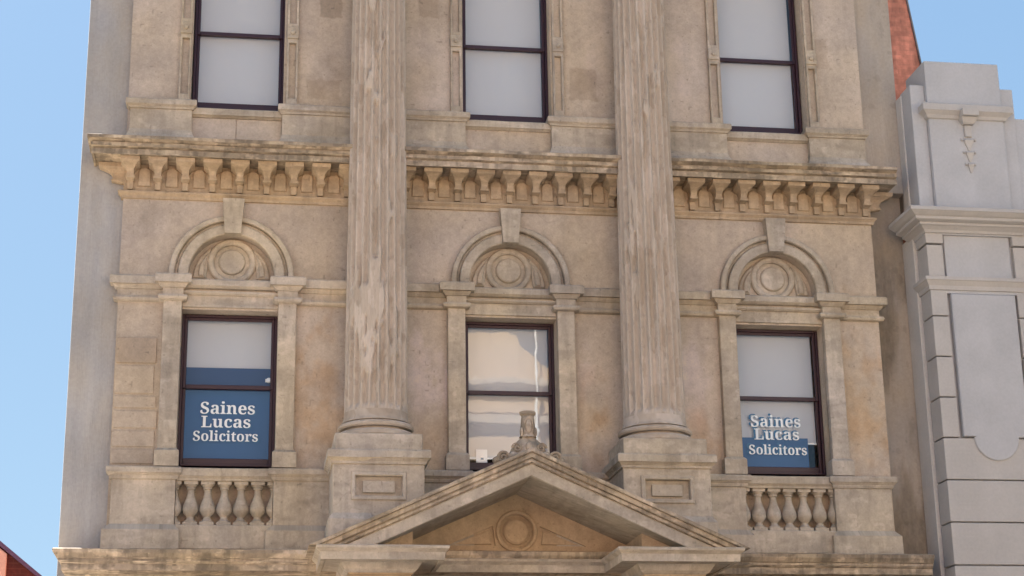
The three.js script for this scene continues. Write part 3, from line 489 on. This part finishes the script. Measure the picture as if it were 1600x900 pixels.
// ------------------------------------------------------------------ grey rendered building on the right
{
  const B = [6.49, 0, 0], G = thing('grey_building', 'pale grey painted building with stepped parapet and quoined corner pier on the right', 'building', B), uvm = metreUV(3);
  const add = (n, g, m = M.grey, p = G) => part(n, g, m, p, uvm);
  add('edge_strip', box(5.70, 5.80, 0, 9.5, -0.318, 0.08), M.edge); add('edge_strip', box(5.70, 5.80, 9.5, 11.62, -0.118, 0.08), M.edge); add('wall', [box(5.80, 16, 0, 11.2, -0.4, 0.06, 0)]);
  add('pier_body', box(5.80, 7.2, 0, 9.5, 0.04, 0.38, 0));
  // parapet pier above the cornice
  add('parapet_pier', box(5.935, 7.045, 9.4, 12.01, -0.25, 0.47, 0.012)); add('parapet_wing', box(5.72, 5.935, 9.4, 11.66, 0.02, 0.40, 0.012)); add('parapet_wing', box(7.045, 7.26, 9.4, 11.66, 0.02, 0.40, 0.012)); add('parapet_wing', box(7.26, 16, 9.4, 11.22, 0.02, 0.38, 0.012));
  add('parapet_band', sweep([[0, 11.12], [0.03, 11.13], [0.05, 11.17], [0.10, 11.21], [0.115, 11.22], [0.115, 11.31], [0.10, 11.33], [0, 11.36]], [[5.935, 0.1], [5.935, 0.47], [7.045, 0.47], [7.045, 0.1]]), M.greyTrim);
  add('pendant_block', [box(6.37, 6.61, 11.13, 11.235, 0.46, 0.66), loftBox([[11.04, 6.41, 6.57, 0.46, 0.54], [11.06, 6.40, 6.58, 0.46, 0.56], [11.125, 6.37, 6.61, 0.46, 0.60]])], M.greyTrim);
  const drop = (y0, y1, w, x = 6.49) => [loftBox([[y0, x - 0.012, x + 0.012, 0.46, 0.482], [y0 + (y1 - y0) * 0.55, x - w * 0.45, x + w * 0.45, 0.46, 0.50], [y1 - 0.03, x - w * 0.55, x + w * 0.55, 0.46, 0.515], [y1, x - w * 0.4, x + w * 0.4, 0.46, 0.49]]), new THREE.SphereGeometry(0.022, 8, 6).translate(x - w * 0.8, y1 - 0.02, 0.478), new THREE.SphereGeometry(0.022, 8, 6).translate(x + w * 0.8, y1 - 0.02, 0.478)];
  add('husk', [box(6.44, 6.54, 10.86, 11.03, 0.465, 0.51)], M.greyTrim); add('husk', drop(10.66, 10.84, 0.12), M.greyTrim); add('husk', drop(10.49, 10.65, 0.10), M.greyTrim); add('husk', drop(10.33, 10.47, 0.075), M.greyTrim);
  // main cornice
  const cp = [[-0.1, 9.411], [0.02, 9.419], [0.04, 9.45], [0.1, 9.489], [0.13, 9.497], [0.13, 9.528], [0.2, 9.544], [0.215, 9.552], [0.215, 9.587], [0.25, 9.602], [0.3, 9.638], [0.315, 9.645], [0.315, 9.692], [0.3, 9.704], [-0.1, 9.747]];
  add('main_cornice', sweep(cp, [[5.74, -0.07], [5.74, 0.48], [7.24, 0.48], [7.24, 0.2], [16, 0.2]]), M.greyTrim);
  // frieze blocks and panels
  for (const [a, b] of [[5.745, 5.975], [7.005, 7.235]]) add('frieze_block', [box(a, b, 8.80, 9.255, 0.1, 0.45, 0.01), box(a - 0.012, b + 0.012, 9.275, 9.44, 0.1, 0.468, 0.01)], M.greyTrim);
  add('frieze_panel', box(6.012, 6.968, 8.79, 9.45, 0.3, 0.42, 0.012));
  add('string_band', sweep([[0, 8.60], [0.02, 8.605], [0.03, 8.66], [0.07, 8.72], [0.085, 8.73], [0.085, 8.775], [0, 8.80]], [[5.745, 0.06], [5.745, 0.45], [7.235, 0.45], [7.235, 0.06]]), M.greyTrim);
  add('string_core', box(5.75, 7.23, 8.56, 8.80, 0.06, 0.447, 0));
  // quoins with open joints
  const js = [8.60, 8.235, 7.665, 7.10, 6.545];
  for (const [a, b] of [[5.745, 5.985], [6.995, 7.235]]) for (let i = 0; i < 4; i++) add('quoin', box(a, b, js[i + 1] + 0.008, js[i] - 0.008, 0.1, 0.45, 0.012), M.greyTrim);
  const ys = [6.545, 5.975, 5.41, 4.845, 4.28, 3.72, 3.15, 2.59, 2.02, 1.46, 0.89, 0.32];
  for (let i = 0; i < ys.length - 1; i++) add('course', box(5.745, 7.235, ys[i + 1] + 0.008, ys[i] - 0.008, 0.1, 0.45, 0.012), M.greyTrim);
  add('plinth', box(5.724, 7.26, 0, 0.31, 0, 0.5), M.greyTrim);
  // raised panel with a scalloped foot
  const s = new THREE.Shape(); s.moveTo(6.03, 8.55); s.lineTo(6.03, 6.56); s.lineTo(6.20, 6.56); s.absarc(6.49, 6.55, 0.315, Math.PI, 2 * Math.PI, false); s.lineTo(6.95, 6.56); s.lineTo(6.95, 8.55);
  add('panel', [ext(s, 0.36, 0.478, 0.012, 32)]);
  add('roof', box(5.8, 16, 10.6, 10.8, -12, -0.4, 0), M.roof); add('rear_wall', [box(5.8, 16, 0, 10.6, -12.3, -12, 0)]);
}

// ------------------------------------------------------------------ brick buildings behind
{
  const t = thing('brick_gable', 'rough red brick wall rising behind the grey parapet at the top right', 'wall', [6.7, 0, -3]);
  part('wall', poly([[5.8, 0], [7.6, 0], [7.42, 13.1], [7.18, 14.96], [7.05, 16.0], [5.8, 16.0]], -3.4, -3, 0.01), M.brick, t, metreUV(3));
  part('coping', poly([[7.42, 13.1], [7.44, 13.1], [7.20, 14.96], [7.07, 16.05], [7.05, 16.0], [7.18, 14.96]], -3.42, -2.97, 0), M.roof, t, null);
}
{
  const t = thing('brick_house', 'low red brick house with dark raking bargeboard at the lower left corner', 'house', [-9.5, 0, -8]);
  const rx = (x) => 6.28 - (x + 7.44) * 0.80;
  part('wall', poly([[-12, 0], [-6.1, 0], [-6.1, rx(-6.1)], [-8.6, rx(-8.6)], [-12, rx(-8.6) - 2.7]], -16, -8.02, 0), M.brickDark, t, metreUV(3));
  part('bargeboard', poly([[-6.0, rx(-6.0)], [-8.6, rx(-8.6)], [-8.6, rx(-8.6) + 0.10], [-6.0, rx(-6.0) + 0.07]].reverse(), -8.1, -7.93, 0), M.barge, t, null);
  part('corner_strip', poly([[-8.3, 0], [-7.31, 0], [-7.31, rx(-7.31) - 0.03], [-8.3, rx(-8.3) - 0.03]], -8.05, -7.96, 0.01), M.pink, t, metreUV(3));
}

// ------------------------------------------------------------------ street and the far side of it (behind the camera: lights and mirrors in the front)
{
  const asph = std({ color: lin(0.115, 0.108, 0.10), map: makeTex(512, 512, (u, v) => { const k = 0.85 + (fbm(u * 60, v * 60, 3, 501) - 0.5) * 0.25 + (fbm(u * 5, v * 5, 3, 511) - 0.5) * 0.15; return [k, k, k]; }) });
  const conc = std({ color: lin(0.42, 0.38, 0.33), map: greyTex });
  struct('ground', [box(-300, 300, -1.2, -0.12, -300, 300, 0)], std({ color: lin(0.18, 0.15, 0.10) }), null);
  struct('road', box(-120, 120, -0.12, 0.004, 4.2, 26, 0), asph, metreUV(4));
  struct('pavement', box(-120, 120, -0.12, 0.15, -0.1, 4.2, 0.02), conc, metreUV(3));
  struct('pavement_002', box(-120, 120, -0.12, 0.15, 26, 30.0, 0.02), conc, metreUV(3));
}
function shopBuilding(label, x0, x1, h, mat, kind) {
  const Z = 30, cx = (x0 + x1) / 2, t = thing('shop_building', label, 'building', [cx, 0, Z + 6]);
  const nb = Math.max(2, Math.round((x1 - x0) / 3)), bw = (x1 - x0) / nb, holes = [], fl = Math.floor((h - 4.6) / 3.6);
  const wins = []; for (let f = 0; f < fl; f++) for (let i = 0; i < nb; i++) { const c = x0 + bw * (i + 0.5), y = 5 + f * 3.6; wins.push([c - 0.55, c + 0.55, y, y + 1.9]); holes.push(rectHole(c - 0.55, c + 0.55, y, y + 1.9)); }
  for (let i = 0; i < nb; i++) { const c = x0 + bw * (i + 0.5); wins.push([c - bw * 0.38, c + bw * 0.38, 0.6, 3.1]); holes.push(rectHole(c - bw * 0.38, c + bw * 0.38, 0.6, 3.1)); }
  part('wall', poly([[x0, 0], [x1, 0], [x1, h], [x0, h]], Z, Z + 0.35, 0, holes), mat, t, metreUV(3));
  part('body', box(x0 + 0.01, x1 - 0.01, 0, h - 0.5, Z + 0.6, Z + 12, 0), mat, t, metreUV(3));
  for (const [a, b, c, d] of wins) part('window', [box(a, b, c, d, Z + 0.2, Z + 0.26, 0)], M.boardDark, t, null);
  part('cornice', [box(x0, x1, h - 0.5, h - 0.2, Z - 0.5, Z, 0.03), box(x0, x1, h - 1.0, h - 0.85, Z - 0.2, Z, 0.03), box(x0, x1, 4.0, 4.3, Z - 0.3, Z, 0.03)], M.trim, t, metreUV(3));
  part('awning', poly([[0, 3.3], [0.02, 3.2], [2.6, 3.0], [2.6, 3.25]], 0, x1 - x0 - 0.1, 0).rotateY(Math.PI / 2).translate(x0 + 0.05, 0, Z), M.roof, t, null);
  return t;
}
const stucco = std({ color: lin(0.58, 0.42, 0.26), map: greyTex }), cream = std({ color: lin(0.70, 0.59, 0.44), map: greyTex }), paleRender = std({ color: lin(0.68, 0.58, 0.46), map: greyTex });
shopBuilding('two storey cream shop building across the street, at its left end', -30, -14, 11.2, cream);
shopBuilding('brick shop building across the street, between the cream shops', -13.9, -4.2, 11.4, M.brick);
shopBuilding('low pale shop building across the street, beside the gabled hall', -4.1, 1.0, 11.3, paleRender);
shopBuilding('pale rendered shop building across the street, right of the gabled hall', 8.3, 20, 11.4, paleRender);
shopBuilding('long cream shop building across the street, at its right end', 20.1, 36, 11.0, cream);
{
  const Z = 30, t = thing('gabled_hall', 'tall sandy hall with a stepped gable across the street, seen mirrored in the middle window', 'building', [4.6, 0, 36]);
  const holes = [rectHole(2.2, 3.3, 9.6, 11.9), rectHole(5.9, 7.0, 9.6, 11.9), rectHole(2.2, 3.3, 5.2, 7.6), rectHole(5.9, 7.0, 5.2, 7.6)];
  part('wall', poly([[1.05, 0], [8.25, 0], [8.25, 13.9], [1.05, 13.9]], Z, Z + 0.35, 0, holes), stucco, t, metreUV(3));
  part('gable', poly([[1.3, 13.9], [8.0, 13.9], [6.4, 15.0], [5.3, 15.9], [4.7, 16.5], [3.6, 16.55], [2.9, 16.2], [2.0, 15.0]], Z - 0.1, Z + 0.4, 0.03), stucco, t, metreUV(3));
  part('body', box(1.06, 8.24, 0, 13.7, Z + 0.6, Z + 14, 0), stucco, t, metreUV(3));
  part('cornice', [box(1.0, 8.3, 14.75, 14.95, Z - 0.55, Z - 0.1, 0.03), box(1.0, 8.3, 13.55, 13.8, Z - 0.35, Z, 0.03), box(1.0, 8.3, 12.4, 12.55, Z - 0.2, Z, 0.03)], M.trim, t, metreUV(3));
  for (const [a, b, c, d] of [[2.2, 3.3, 9.6, 11.9], [5.9, 7.0, 9.6, 11.9], [2.2, 3.3, 5.2, 7.6], [5.9, 7.0, 5.2, 7.6]]) part('window', box(a, b, c, d, Z + 0.2, Z + 0.26, 0), M.boardDark, t, null);
  const f = thing('flagpole', 'slim white flagpole on the gabled hall across the street', 'flagpole', [5.45, 12, 29.4]);
  part('pole', new THREE.CylinderGeometry(0.03, 0.045, 5, 12).translate(5.45, 14.6, 29.4), M.white, f, null); part('ball', new THREE.SphereGeometry(0.11, 12, 8).translate(5.45, 17.15, 29.4), M.white, f, null);
}
scene.traverse((o) => { if (o.isMesh) { o.castShadow = true; o.receiveShadow = true; } });
renderer.render(scene, camera);
